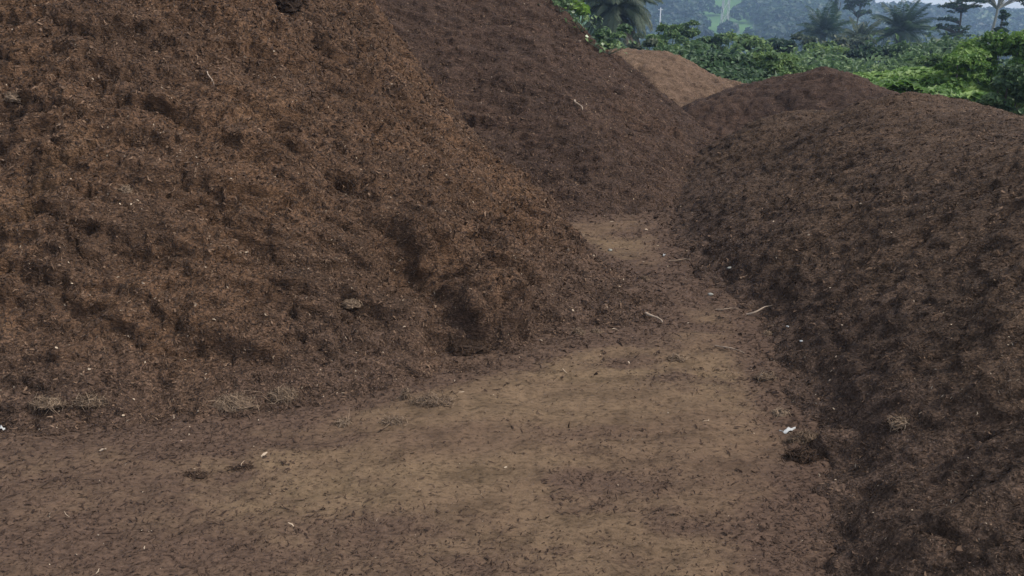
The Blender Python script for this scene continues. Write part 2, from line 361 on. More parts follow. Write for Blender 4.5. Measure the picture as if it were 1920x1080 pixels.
# ------------------------------------------------------------------ ground
def terrain(x, y):
    t = np.clip((y - 19) / 80, 0, 1); z = -11 * t * t * (3 - 2 * t)
    return z
gy = np.concatenate([np.arange(-8, 1.2, .4), axis(1.2, 9, .02, .02, 3), axis(9.1, 22, .12), axis(22.5, 260, 3, .01), np.array([400, 600, 800, 930])])
gx = np.concatenate([[-930, -600, -300], np.arange(-120, -12, 6.), axis(-11.5, -5, .25), axis(-4.9, 2.6, .022), axis(2.8, 12, .3), np.arange(15, 150, 6.), [300, 600, 930]])
X, Y = np.meshgrid(gx, gy)
near = np.clip((11 - Y) / 3, 0, 1)
Z = terrain(X, Y) + near * (fbm(X * .7, Y * .7, 2, 3) * .02 + fbm(X * 3, Y * 4, 5, 4, .6) * .012 + np.abs(fbm(X * 14, Y * 18, 9, 3, .6)) * .013 - .5 * np.clip(perlin(X * 5, Y * 6, 12) - .45, 0, 1) * .06)
Z += np.clip((Y - 24) / 30, 0, 1) * fbm(X * .05, Y * .05, 3, 3) * .8
V = np.stack([X, Y, Z], -1).reshape(-1, 3); ny, nx = X.shape; I = np.arange(ny * nx).reshape(ny, nx)
Fq = np.stack([I[:-1, :-1], I[:-1, 1:], I[1:, 1:], I[1:, :-1]], -1).reshape(-1, 4)
fA, fB, fD = tps(A), tps(B), tps(D)
def cover(x, y):
    k = fbm(x * .8, y * 1.5, 77, 4, .6)
    b = np.clip(.08 + np.clip(k - .25, 0, 1) * 1.2, .06, 1.0)
    for f, wd, am in ((fA, .09, 1.3), (fB, .14, .8), (fD, .12, 1.3)):
        z = f(x, y) + .03 * fbm(x * 3, y * 3, 31, 3)
        b = b + am * np.exp(-(np.minimum(z, 0) / wd) ** 2)
    for px, py, rx, ry, am in ((130, 900, 1.0, .5, .65), (1280, 715, .3, .16, .6), (720, 985, .4, .12, .45), (1300, 470, .8, .8, .25), (200, 1060, 1.0, .3, .6), (900, 1070, .8, .18, .4), (1420, 1000, .15, .4, .35)):
        q = onground(px, py); b = b + am * np.exp(-((x - q[0]) / rx) ** 2 - ((y - q[1]) / ry) ** 2)
    return b * (y < 12) * (np.abs(x) < 12)
cov = cover(V[:, 0], V[:, 1])
gnd = mesh_from('ground', V, Fq, M['ground'], tone=np.clip(cov, 0, 1.5)); gnd['kind'] = 'structure'
c = V[Fq].mean(1)
m = (c[:, 0] > -5.5) & (c[:, 0] < 3) & (c[:, 1] > 1.2) & (c[:, 1] < 9)
Fg = Fq[m]
rng = np.random.RandomState(3)
n = 160000
P, N = sample(V, Fg, n, rng, lambda c: cover(c[:, 0], c[:, 1]))
sc = np.clip(np.linalg.norm(P - [0, 0, CAM_H], axis=1) / 4, .6, 2)
tone = rng.beta(1.3, 3, n) * .8; tone[rng.rand(n) < .006] = 1
v, fq, tn = slivers(P, N, np.minimum(.011 * rng.lognormal(0, .75, n), .06) * sc, .0042 * rng.lognormal(0, .5, n) * sc, .5, rng, tone)
lit = mesh_from('fibre_litter', v, fq, M['chip'], None, tn, smooth=False)
tag(lit, 'dark chips and short fibres strewn over the packed earth path', 'litter', kind='stuff')

# ------------------------------------------------------------------ small things lying about
PROJ = {}
for k, (hv, hf) in list(HEAPS.items()) + [('G', (V, Fg))]:
    hv = hv[np.unique(hf)]
    d = hv - [0, 0, CAM_H]; yc = d[:, 1] * sp + d[:, 2] * cp; zc = d[:, 1] * cp - d[:, 2] * sp
    PROJ[k] = (960 + F * d[:, 0] / zc, 540 - F * yc / zc, zc, hv)
def hit(px, py, keys='ABDG'):
    best = None
    for k in keys:
        a, b, zc, hv = PROJ[k]
        e = np.hypot(a - px, b - py); i = np.where((e < 9) & (zc > 0))[0]
        if len(i):
            j = i[np.argmin(zc[i] + e[i] * .02)]
            if best is None or zc[j] < best[0]: best = (zc[j], hv[j])
    return np.array(best[1]) if best is not None else np.array(onground(px, py))

def tube(pts, rad, seg=6):
    pts = np.asarray(pts, float); n = len(pts); rad = np.broadcast_to(rad, (n,))
    T = np.gradient(pts, axis=0); T /= np.linalg.norm(T, axis=1)[:, None]
    up = np.tile([.1, .2, 1.], (n, 1)); s_ = np.cross(T, up); s_ /= np.linalg.norm(s_, axis=1)[:, None] + 1e-9; u_ = np.cross(s_, T)
    a = np.linspace(0, 2 * np.pi, seg, endpoint=False)
    V = pts[:, None] + (s_[:, None] * np.cos(a)[None, :, None] + u_[:, None] * np.sin(a)[None, :, None]) * rad[:, None, None]
    V = V.reshape(-1, 3); f = []
    for i in range(n - 1):
        for j in range(seg):
            f.append([i * seg + j, i * seg + (j + 1) % seg, (i + 1) * seg + (j + 1) % seg, (i + 1) * seg + j])
    for i in (0, n - 1):
        for j in range(1, seg - 2, 2): f.append([i * seg, i * seg + j, i * seg + j + 1, i * seg + j + 2 if j + 2 < seg else i * seg])
    return V, np.array([q if len(set(q)) == 4 else q for q in f if len(set(q)) == 4])
def join(parts):
    V, Fq, T, o = [], [], [], 0
    for v, f, t in parts:
        V.append(v); Fq.append(np.asarray(f) + o); T.append(np.broadcast_to(t, (len(v),))); o += len(v)
    return np.concatenate(V), np.concatenate(Fq), np.concatenate(T)
R = np.random.RandomState(99)
def stick(p0, p1, r, label, name='stick', mat='stick', bend=.12, tone=.6, twig=True):
    a, b = hit(*p0), hit(*p1); n = 12; t = np.linspace(0, 1, n)[:, None]
    L = np.linalg.norm(b - a); d = (b - a) / L; sd_ = np.cross(d, [0, 0, 1])
    pts = a + (b - a) * t + sd_ * L * bend * np.sin(t * 5.2 + .4) + np.array([0, 0, 1]) * (r * .9 + L * .06 * np.sin(t * np.pi))
    rad = r * (1 - .6 * t[:, 0]) * (1 + .18 * R.normal(size=n))
    P_ = [(*tube(pts, rad), tone)]
    if twig:
        q = pts[7]; P_.append((*tube(q + np.linspace(0, 1, 5)[:, None] * (d * .25 + sd_ * .12 + [0, 0, .05]) * L, np.linspace(r * .5, r * .2, 5)), tone))
    v, f, tn = join(P_)
    o = mesh_from(name, v, f, M[mat], tone=tn, loc=tuple(a)); return tag(o, label, 'stick')
def ico(n=16, m=10):
    a = np.linspace(0, 2 * np.pi, n, endpoint=False); b = np.linspace(.12, np.pi - .12, m)
    A_, B_ = np.meshgrid(a, b); v = np.stack([np.cos(A_) * np.sin(B_), np.sin(A_) * np.sin(B_), np.cos(B_)], -1).reshape(-1, 3)
    f = [[i * n + j, i * n + (j + 1) % n, (i + 1) * n + (j + 1) % n, (i + 1) * n + j] for i in range(m - 1) for j in range(n)]
    return v, np.array(f)
def clod(px, py, rx, ry, rz, label, mat='pale', tone=.5, hair=420, name='fibre_clump', cat='clump', hl=.045, keys='ABDG'):
    """a matted clump: lumpy body with strands standing off it"""
    c0 = hit(px, py, keys); v, f = ico(22, 14)
    k = 1 + .30 * fbm(v[:, 0] * 2 + px, v[:, 1] * 2 + v[:, 2], 5, 3) + .12 * R.normal(size=len(v))
    v = v * k[:, None] * [rx * .8, ry * .8, rz * .8]; v[:, 2] = np.maximum(v[:, 2], -rz * .3)
    nn = v / np.array([rx, ry, rz]) ** 2; nn /= np.linalg.norm(nn, axis=1)[:, None]
    i = R.choice(np.where(v[:, 2] > -rz * .2)[0], hair)
    hv, hf, ht = slivers(v[i] + R.normal(size=(hair, 3)) * .1 * [rx, ry, rz], nn[i], hl * R.lognormal(0, .4, hair), .0026, 1.1, R, np.clip(tone + .25 * R.normal(size=hair), 0, 1))
    V_, F_, T_ = join([(v, f, tone * .8), (hv, hf, 0)]); T_ = T_.copy(); T_[len(v):] = ht
    o = mesh_from(name, V_ + c0 + [0, 0, -rz * .12], F_, M[mat], tone=T_, smooth=False, loc=tuple(c0)); return tag(o, label, cat)
def scrap(px, py, L, W, rz, label, name='plastic_scrap', mat='plastic', cat='scrap', curl=.4, keys='ABDG'):
    c0 = hit(px, py, keys); n, m = 12, 5; u = np.linspace(-1, 1, n); q = np.linspace(-1, 1, m)
    U, Q = np.meshgrid(u, q); wd = W * (1 - .75 * np.abs(U) ** 1.6) * (1 + .25 * np.sin(U * 7 + px))
    x = U * L * .5; y = Q * wd * .5 + .18 * L * np.sin(U * 2.2 + px); z = .006 + curl * L * .25 * (U ** 2) * .6 + .3 * W * np.abs(Q) * np.cos(U * 4)
    ca, sa = math.cos(rz), math.sin(rz)
    top = np.stack([x * ca - y * sa, x * sa + y * ca, z], -1).reshape(-1, 3); I_ = np.arange(n * m).reshape(m, n)
    f = np.stack([I_[:-1, :-1], I_[:-1, 1:], I_[1:, 1:], I_[1:, :-1]], -1).reshape(-1, 4)
    v = np.concatenate([top, top - [0, 0, .0025]]); k = n * m
    e = np.concatenate([I_[0, :], I_[1:, -1], I_[-1, -2::-1], I_[-2:0:-1, 0]]); e2 = np.roll(e, -1)
    f = np.concatenate([f, f[:, ::-1] + k, np.stack([e2, e, e + k, e2 + k], -1)])
    o = mesh_from(name, v + c0, f, M[mat], tone=np.full(len(v), .7), loc=tuple(c0)); return tag(o, label, cat)

stick((1398, 588), (1450, 577), .006, 'curved pale grey twig at the foot of the right heap', tone=.9, bend=.16)
stick((1343, 578), (1388, 584), .006, 'short brown twig on the path, just left of the curved grey twig', tone=.4)
stick((1256, 484), (1300, 489), .008, 'dark stick on the far end of the path', tone=.15)
stick((1340, 651), (1398, 664), .005, 'long thin tan stick lying across the middle of the path', tone=.6, bend=.05)
stick((1080, 188), (1094, 206), .012, 'pale broken twig stuck on the face of the middle heap', tone=.8, twig=False)
stick((392, 136), (400, 160), .004, 'thin dotted pale stem standing on the upper face of the largest heap', tone=1)
stick((1212, 590), (1240, 605), .010, 'stubby pale husk stick at the lower right skirt of the largest heap', tone=.8, twig=False)
clod(440, 757, .13, .075, .045, 'largest pale grey tuft of matted fibre at the front foot of the largest heap', tone=.55, hair=420, hl=.06)
clod(535, 741, .075, .05, .03, 'pale curled fibre tuft just right of the largest pale tuft', tone=.55)
clod(85, 757, .09, .04, .022, 'pale flat tuft of fibre near the left edge of the picture', tone=.6)
clod(165, 753, .08, .04, .026, 'ridge shaped tan fibre tuft, second from the left edge at the heap foot', tone=.45)
clod(758, 742, .022, .022, .05, 'small upright pale fibre peak at the front foot of the largest heap', tone=.6, hair=140, hl=.03)
clod(808, 757, .11, .05, .022, 'flat tan fibre mat right of the small upright fibre peak', tone=.45)
clod(642, 790, .04, .03, .018, 'small grey fibre tuft on bare earth below the largest heap', tone=.6, hair=150)
clod(740, 792, .06, .03, .012, 'thin tan fibre mat on bare earth below the small upright peak', tone=.5, hair=150)
clod(1462, 777, .045, .03, .024, 'small golden tan fibre lump just above the white plastic scrap', tone=.8, hair=150, hl=.025)
clod(1510, 826, .085, .05, .04, 'pale topped fibre clump below the white plastic scrap', tone=.4)
clod(1502, 856, .085, .05, .042, 'dark brown fibre clump in front of the pale topped clump, on the right', mat='strand', tone=.22, hair=500, hl=.03)
clod(1690, 790, .05, .03, .02, 'golden tan fibre tuft low on the slope of the right heap', tone=.7, hair=160)
clod(1210, 519, .04, .035, .03, 'small pale clod alone in the middle of the far path', tone=.45, hair=90, hl=.02, name='clod', cat='clod')
clod(1086, 624, .05, .035, .028, 'left pale clod of the pair on the skirt of the largest heap', tone=.45, hair=120, hl=.02, name='clod', cat='clod')
clod(1122, 620, .04, .03, .024, 'right pale clod of the pair on the skirt of the largest heap', tone=.55, hair=110, hl=.02, name='clod', cat='clod')
clod(1270, 670, .06, .03, .014, 'flat pale fibre flake on the middle of the path', tone=.6, hair=120)
clod(1435, 702, .06, .03, .02, 'pale fibre flake at the right edge of the path, above the golden lump', tone=.5, hair=140)
clod(1440, 625, .04, .025, .02, 'small pale clod at the right edge of the path, below the curved twig', tone=.6, hair=90, hl=.02, name='clod', cat='clod')
clod(655, 572, .06, .035, .03, 'pale husk lump left of the dark hollow on the largest heap', tone=.7, hair=160, hl=.03)
clod(238, 356, .04, .03, .03, 'small straw coloured tuft halfway up the largest heap', tone=.8, hair=120, hl=.03)
clod(24, 186, .06, .04, .04, 'orange tan tuft high on the largest heap at the left edge', tone=.75, hair=150, hl=.03)
clod(872, 650, .15, .08, .05, 'dark fibre clump added as shade in the hollow low on the largest heap', mat='strand', tone=.3, hair=900, hl=.035)  # added dark body, stands for the shade beneath the slumped ridge
clod(460, 876, .045, .022, .010, 'dark fibre clump on bare earth, right one of two in the left foreground', mat='strand', tone=.38, hair=220, hl=.02)
clod(362, 892, .055, .025, .009, 'dark fibre clump on bare earth, left one of two in the left foreground', mat='strand', tone=.4, hair=260, hl=.02)
clod(545, 12, .11, .10, .09, 'dark round clump of fibre at the top of the largest heap', mat='strand', tone=.05, hair=300, keys='A')
scrap(1476, 808, .085, .030, .1, 'crumpled white plastic scrap at the right edge of the path')
scrap(1250, 472, .035, .025, .5, 'tiny bright white scrap at the far end of the path')
scrap(3, 803, .03, .03, .5, 'small white scrap at the left edge of the picture')
scrap(192, 843, .028, .012, 1.2, 'small pale curled peel on bare earth in the left foreground', name='peel', mat='stick', cat='peel')
scrap(1083, 77, .10, .03, 0, 'narrow pale scrap high on the middle heap', name='peel', mat='stick', cat='peel', keys='B')
for i, (px, py, r, lb) in enumerate(((1476, 611, .010, 'small white pebble on the right heap, just right of the curved twig'), (1500, 639, .009, 'lowest of the small white pebbles on the lower right heap'),
        (1366, 501, .016, 'grey pebble on the foot of the right heap, beside the far path'), (1332, 553, .018, 'pale flat pebble at the right edge of the path above the twigs'), (1142, 466, .018, 'pale flat pebble on the far left of the path'))):
    c0 = hit(px, py); v, f = ico(10, 7); v = v * (1 + .15 * R.normal(size=len(v)))[:, None] * [r, r * .8, r * .6]
    tag(mesh_from('pebble', v + c0 + [0, 0, r * .3], f, M['bark_pale' if i > 1 else 'plastic'], tone=np.full(len(v), .6), loc=tuple(c0)), lb, 'pebble')

# ------------------------------------------------------------------ vegetation
def leaves(P, N, L, W, rng, tone):
    """pointed leaf blades, a folded quad each"""
    n = len(P); r = rng.normal(size=(n, 3)); d = r - (r * N).sum(1)[:, None] * N; d /= np.linalg.norm(d, axis=1)[:, None]
    s_ = np.cross(d, N); L = np.broadcast_to(L, (n,))[:, None]; W = np.broadcast_to(W, (n,))[:, None]
    V = np.stack([P - d * L * .5, P + s_ * W * .5 + N * W * .1, P + d * L * .5 - N * L * .15, P - s_ * W * .5 + N * W * .1], 1).reshape(-1, 3)
    return V, np.arange(n * 4).reshape(-1, 4), np.repeat(tone, 4)
def foliage(clusters, n, size, rng, flat=.5, droop=0.):
    """clusters: (x, y, z, rx, ry, rz); leaves gather towards each cluster's shell"""
    C_ = np.array(clusters, float); vol = (C_[:, 3] * C_[:, 4] + C_[:, 3] * C_[:, 5]); i = rng.choice(len(C_), n, p=vol / vol.sum())
    u = rng.normal(size=(n, 3)); u /= np.linalg.norm(u, axis=1)[:, None]; u[:, 2] = np.where(u[:, 2] < -.3, -u[:, 2] * .6, u[:, 2])
    rr = rng.beta(5, 1.5, n) * (1 + .16 * rng.normal(size=n))
    P = C_[i, :3] + u * C_[i, 3:] * rr[:, None]
    N = u * (1 - flat) + np.array([0, 0, 1]) * flat + rng.normal(size=(n, 3)) * .45; N /= np.linalg.norm(N, axis=1)[:, None]
    ct = rng.uniform(-.25, .25, len(C_))
    tone = np.clip(.5 + ct[i] + .2 * rng.normal(size=n), 0, 1)
    s_ = size * rng.lognormal(0, .3, n)
    return leaves(P, N, s_, s_ * .55, rng, tone)
def clusters_for(rw, h, rng, k=14, z0=.25):
    out = []; rr_ = (14 / k) ** .35
    for _ in range(k):
        a = rng.uniform(0, 2 * np.pi); q = rng.uniform(.1, .8) ** .7; z = rng.uniform(z0, .86) * h
        lim = math.sqrt(max(.05, 1 - ((z / h - .45) / .6) ** 2)) * rw
        r = rng.uniform(.26, .44) * rw
        r *= rr_; out.append((math.cos(a) * q * lim, math.sin(a) * q * lim, z, r, r, r * rng.uniform(.5, .95)))
    top = max(c[2] + c[5] for c in out)
    return [(a, b, c * h / top, d, e_, f_) for a, b, c, d, e_, f_ in out]
def shrub(px, top, Y, wpx, label, mat='leaf', n=4500, size=.16, seed=1, name='shrub', cat='shrub', group=None, k=14, flat=.5, stems=5, zbase=None, z0=.25):
    rng = np.random.RandomState(seed); x, y, zt = at(px, top, Y); zb = float(terrain(x, Y)) if zbase is None else zbase
    h = max(.8, zt - zb); rw = wpx / F * Y * .5
    e = empty(name, (x, Y, zb), label, cat, group)
    cl = clusters_for(rw, h, rng, k, z0)
    v, f, t_ = foliage(cl, n, size, rng, flat)
    mesh_from('crown', v, f, M[mat], e, t_, smooth=False)
    pr = []
    for i in range(stems):
        c_ = cl[i % len(cl)]; t = np.linspace(0, 1, 7)[:, None]
        p = np.array([0, 0, -.2]) * (1 - t) + np.array(c_[:3]) * t + np.array([.15 * rw * math.sin(i), .1 * rw, 0]) * np.sin(t * 3) ; p[:, :2] *= t ** .6
        pr.append((*tube(p, np.linspace(.035, .012, 7) * max(1, h * .35), 5), rng.rand()))
    v, f, t_ = join(pr); mesh_from('trunk', v, f, M['bark'], e, t_)
    return e
def palm(px, py, Y, rpx, label, mat='leaf_dark', seed=1, nfr=34, droop=1.0, leafw=.05, dry=0, tr=.3):
    """feather palm: arching fronds of paired leaflets on a stout trunk; (px, py) is the heart of the crown"""
    rng = np.random.RandomState(seed); x, y, zt = at(px, py, Y); zb = float(terrain(x, Y)); h = zt - zb; Rr = rpx / F * Y
    e = empty('palm_tree', (x, Y, zb), label, 'palm tree')
    def frond(az, el, L, dr):
        t = np.linspace(0, 1, 16); th = el - dr * 1.9 * t ** 1.4; ds = L / 15
        hx = np.concatenate([[0], np.cumsum(np.cos(th[:-1]) * ds)]); hz = np.concatenate([[0], np.cumsum(np.sin(th[:-1]) * ds)])
        c_ = np.stack([hx * math.cos(az), hx * math.sin(az), hz + h], -1)
        k = 44; ti = np.linspace(.14, 1, k); P = np.stack([np.interp(ti, t, c_[:, j]) for j in range(3)], -1)
        T = np.gradient(P, axis=0); T /= np.linalg.norm(T, axis=1)[:, None]; side = np.array([-math.sin(az), math.cos(az), 0]); vs = []
        for sg in (-1, 1):
            ln = L * .24 * np.sin(np.clip(ti * 1.02, 0, 1) * np.pi * .86 + .25) ** .7
            D_ = side * sg * .75 + T * .55 + np.array([0, 0, -1]) * (.25 + .3 * rng.rand(k))[:, None]; D_ /= np.linalg.norm(D_, axis=1)[:, None]
            w_ = T * leafw * (.8 + .4 * rng.rand(k))[:, None]; tip = P + D_ * ln[:, None] + np.array([0, 0, -.12]) * ln[:, None]; md = P + D_ * ln[:, None] * .5
            vs.append(np.stack([P, md - w_, tip, md + w_], 1).reshape(-1, 3))
        v = np.concatenate(vs); return [(v, np.arange(len(v)).reshape(-1, 4), np.clip(.45 + .25 * rng.normal(), 0, 1)), (*tube(c_, np.linspace(.035, .01, 16), 4), .2)]
    g, dd = [], []
    for i in range(nfr):
        q = i / nfr; el = math.radians(82 - 95 * q + rng.normal() * 7); az = i * 2.39996 + rng.normal() * .2
        g += frond(az, el, Rr * rng.uniform(.75, 1.25), droop * (.38 + .35 * q))
    for i in range(dry): dd += frond(i * 2.4 + .5, math.radians(-35), Rr * 1.05, .42)
    v, f, t_ = join(g); mesh_from('crown', v, f, M[mat], e, t_, smooth=False)
    if dd: v, f, t_ = join(dd); mesh_from('dead_frond', v, f, M['leaf_dry'], e, t_, smooth=False)
    z = np.linspace(-.3, h, 12); v, f = tube(np.stack([.1 * np.sin(z), .05 * z * 0, z], -1), tr * (1 + .12 * R.normal(size=12)), 9); mesh_from('trunk', v, f, M['bark'], e, np.full(len(v), .3))
    return e
def tiered(px, base, Y, tiers, label, trunk_w=.14, mat='leaf_dark', seed=1, n=3500, size=.22, name='tiered_tree', bark='bark', lean=0):
    """open tree with flat tiers of leaves on level limbs: tiers are (px, py, half width px, half height px)"""
    rng = np.random.RandomState(seed); x, y, _ = at(px, base, Y); zb = float(terrain(x, Y)); e = empty(name, (x, Y, zb), label, 'tree')
    ztop = max(at(p, q, Y)[2] for p, q, _, _ in tiers) - zb; cl = []; pr = []
    tz = np.linspace(-.2, ztop, 14); tp = np.stack([lean * tz + .12 * np.sin(tz * .8), 0 * tz, tz], -1); pr.append((*tube(tp, np.linspace(trunk_w, trunk_w * .35, 14), 7), .5))
    for (p, q, hw, hh) in tiers:
        c_ = np.array(at(p, q, Y)) - [x, Y, zb]; rw = hw / F * Y; rh = hh / F * Y * 1.5
        for _ in range(10):
            a = rng.uniform(0, 6.28); r = rng.uniform(0, 1.05) * rw
            cl.append((c_[0] + math.cos(a) * r, math.sin(a) * r * 1.0, c_[2] + rng.uniform(-.5, .5) * rh, rw * rng.uniform(.2, .4), rw * .3, rh * rng.uniform(.4, .8)))
            b = np.array(cl[-1][:3]); a0 = tp[np.argmin(abs(tp[:, 2] - (c_[2] - rh * 2)))]; t = np.linspace(0, 1, 5)[:, None]
            pr.append((*tube(a0 * (1 - t) + b * t + [0, 0, .1] * np.sin(t * 3), np.linspace(trunk_w * .25, .015, 5), 5), .5))
    v, f, t_ = foliage(cl, int(n * .6), size * .8, rng, .6); mesh_from('crown', v, f, M[mat], e, t_, smooth=False)
    v, f, t_ = join(pr); mesh_from('trunk', v, f, M[bark], e, t_); return e

# big drooping palm and the plants round its foot
palm(1152, 22, 44, 84, 'largest palm, drooping over the middle heap with dead fronds', 'leaf_grey', 5, 70, 1.6, .035, dry=7, tr=.4)
shrub(1150, 42, 25, 84, 'dark leafy shrub below the largest palm, against the edge of the middle heap', 'leaf', 3500, .14, 2)
shrub(1078, -28, 23, 76, 'lime green broad leaved plant at the top edge of the middle heap', 'leaf_lime', 500, .28, 3, k=6, z0=.6)
shrub(1048, -30, 22, 90, 'green bush left of the lime green plant, mostly hidden by the middle heap', 'leaf', 2800, .15, 4)
shrub(1205, 62, 30, 60, 'dusty brown green shrub at the right of the largest palm', 'leaf_grey', 2600, .14, 6)
# thicket left of the peak
band = [(1255, 47, 36, 84, 'leaf_fresh', 'rounded green shrub right of the largest palm, behind the pale heap'),
        (1302, 42, 42, 52, 'leaf', 'narrow green shrub with a spiky top, tallest of the left thicket'),
        (1345, 66, 40, 74, 'leaf', 'green shrub in the left thicket, just left of the foot of the steel pylon'),
        (1400, 62, 44, 88, 'leaf_fresh', 'wide green shrub in the left thicket, right of the foot of the steel pylon'),
        (1452, 74, 46, 70, 'leaf_dark', 'dark green shrub in the right half of the left thicket'),
        (1282, 84, 27, 96, 'leaf', 'low green shrub in front, touching the right shoulder of the pale heap'),
        (1345, 96, 26, 90, 'leaf_dark', 'dark low shrub in front, above the tail of the pale heap'),
        (1405, 104, 26, 84, 'leaf', 'low green shrub in front, left of the dark peaked heap'),
        (1460, 100, 25, 90, 'leaf_fresh', 'low mid green shrub in front, above the left slope of the dark peaked heap'),
        (1495, 64, 52, 80, 'leaf_grey', 'dusty green shrub left below the left one of the two dark palms'),
        (1585, 68, 60, 84, 'leaf_grey', 'dusty round shrub between the two dark palms'),
        (1540, 80, 42, 84, 'leaf_fresh', 'green shrub under the left one of the two dark palms'),
        (1640, 84, 40, 84, 'leaf_dark', 'dark shrub under the two dark palms, behind the bright creepers'),
        (1712, 84, 38, 74, 'leaf', 'green shrub right under the right one of the two dark palms'),
        (1762, 76, 42, 70, 'leaf', 'green shrub below the layered tree'),
        (1815, 70, 40, 70, 'leaf', 'green shrub behind the big bush on the right'),
        (1770, 104, 24, 90, 'leaf_fresh', 'low loose shrub between the bright creepers and the big bush on the right')]
for i, (px, tp_, Y_, wp, mt, lb) in enumerate(band):
    shrub(px, tp_ - 4, Y_, wp * 1.25, lb, mt, 8000, .0042 * Y_ + .02, 30 + i, group='shrubs in the thicket beyond the heaps', k=30, z0=.3)
palm(1545, 62, 84, 52, 'left one of the two dark palms standing in front of the wooded hill', 'leaf_dark', 15, 54, .95, .028, tr=.35)
palm(1690, 60, 74, 58, 'right one of the two dark palms, the larger, standing in front of the wooded hill', 'leaf_dark', 16, 58, .95, .028, tr=.4)
palm(1612, 74, 70, 40, 'small dusty palm between the two dark palms', 'leaf_grey', 17, 34, 1.0, .028, tr=.25)
tiered(1606, 60, 110, [(1604, -8, 24, 6), (1610, 4, 22, 5), (1596, 14, 20, 5), (1612, 24, 18, 4)], 'dark layered tree on the skyline left of the right palm', .2, seed=21, size=.4)
tiered(1568, 60, 120, [(1568, 4, 5, 9), (1567, 16, 4, 6)], 'slim dark tree left of the layered tree on the skyline', .12, seed=22, size=.35, n=900, name='slim_tree')
tiered(1792, 80, 70, [(1812, 0, 38, 6), (1780, 10, 24, 5), (1820, 14, 24, 4), (1800, 22, 16, 3), (1780, 36, 20, 4), (1762, 50, 18, 4), (1800, 52, 22, 5), (1788, 64, 26, 5)], 'dark umbrella shaped tree with layered limbs against the far ridge', .2, seed=23, n=5200, size=.26)
tiered(1860, 60, 60, [(1862, -28, 34, 10), (1900, -30, 30, 12), (1838, -14, 16, 6), (1915, -6, 16, 5)], 'tall tree with a pale straight trunk at the right', .19, seed=24, n=3000, size=.24, name='tall_tree', bark='bark_pale')
tiered(1893, 70, 66, [(1908, -22, 26, 8), (1925, 2, 18, 6)], 'leaning pale trunk rising behind the big bush on the right', .2, seed=25, n=1800, size=.24, name='leaning_tree', bark='bark_pale', lean=.12)
shrub(1880, 18, 50, 32, 'dark columnar bush in front of the pale trunks', 'leaf_dark', 4200, .2, 61, name='columnar_bush', k=18, z0=.45)
# big bushes at the right
shrub(1885, 55, 17, 210, 'big bright green bush at the right edge, tallest of the nearby bushes', 'leaf_bright', 16000, .10, 71, name='bush', cat='bush', k=44, z0=.15)
shrub(1905, 118, 12.6, 120, 'dark green bush with pale branches at the right edge, nearest the right heap', 'leaf', 10000, .08, 72, name='bush', cat='bush', k=32, z0=.1)
shrub(1812, 100, 16, 130, 'mid green bush with yellowish tips between the creepers and the right edge', 'leaf_bright', 11000, .085, 73, name='bush', cat='bush', k=34, z0=.1)
# creepers and undergrowth
rng = np.random.RandomState(81)
n = 15000; cy = rng.uniform(14.0, 21, n); cx = rng.uniform(.375, .60, n) * cy
hz = .62 + .42 * np.clip(fbm(cx * .45, cy * .45, 6, 3) + .3, -.5, 1) - ((cx - 8.2) / 5) ** 2 * .4
P = np.stack([cx, cy, terrain(cx, cy) + np.maximum(hz, .1) * rng.beta(6, 1, n)], -1)
N = rng.normal(size=(n, 3)) * .28 + [-.05, -.25, 1]; N /= np.linalg.norm(N, axis=1)[:, None]
v, f, t_ = leaves(P, N, .19 * rng.lognormal(0, .3, n), .15, rng, np.clip(.55 + .45 * fbm(cx * .8, cy * .8, 9, 3) + .15 * rng.normal(size=n), 0, 1))
tag(mesh_from('creeper', v, f, M['leaf_bright'], tone=t_, smooth=False), 'bright green broad leaved creepers sprawling behind the crest of the right heap', 'creepers', kind='stuff')
n = 110000; cy = 19 + 130 * rng.rand(n) ** 1.7; u = rng.uniform(-.15, .8, n); cx = u * cy
hz = np.clip(.9 + 1.2 * fbm(cx * .25, cy * .25, 6, 3), .15, 2.6) * np.clip((cy - 12) / 14, .4, 2.6)
P = np.stack([cx, cy, terrain(cx, cy) + hz * rng.beta(4, 1.2, n)], -1)
N = rng.normal(size=(n, 3)) * .5 + [0, -.3, .9]; N /= np.linalg.norm(N, axis=1)[:, None]
v, f, t_ = leaves(P, N, (.05 + .0065 * cy) * rng.lognormal(0, .3, n), .03 + .0035 * cy, rng, np.clip(.45 + .4 * fbm(cx * .15, cy * .15, 19, 3) + .2 * rng.normal(size=n), 0, 1))
tag(mesh_from('undergrowth', v, f, M['leaf'], tone=t_, smooth=False), 'dense green undergrowth filling the slope between the shrubs and palms', 'undergrowth', kind='stuff')
for px, py, lb in ((1052, 12, 'topmost weed with pale leaves on the right edge of the middle heap'), (1096, 48, 'middle weed with pale leaves on the right edge of the middle heap'), (1143, 88, 'lowest weed with pale leaves where the middle and pale heaps meet')):
    c0 = hit(px, py + 4, 'B'); rng = np.random.RandomState(px); n = 42
    e = empty('weed', tuple(c0), lb, 'weed', 'weeds on the edge of the middle heap')
    u = rng.normal(size=(n, 3)) * [.13, .13, .04] + [0, 0, .12]; N = rng.normal(size=(n, 3)) * .4 + [0, -.4, .8]; N /= np.linalg.norm(N, axis=1)[:, None]
    la = leaves(u, N, .07, .05, rng, rng.rand(n)); lb_ = leaves(u[:4] + [0, -.02, .04], N[:4], .06, .05, rng, rng.rand(4))
    v, f, t_ = join([la, lb_]); mesh_from('foliage', v, f, [M['leaf'], M['flower']], e, t_, np.arange(len(f)) >= n, smooth=False)
    v, f, t_ = join([(*tube(np.linspace(0, 1, 4)[:, None] * q + [0, 0, -.02], .004, 4), .5) for q in u[:10]]); mesh_from('stem', v, f, M['leaf_grey'], e, t_)

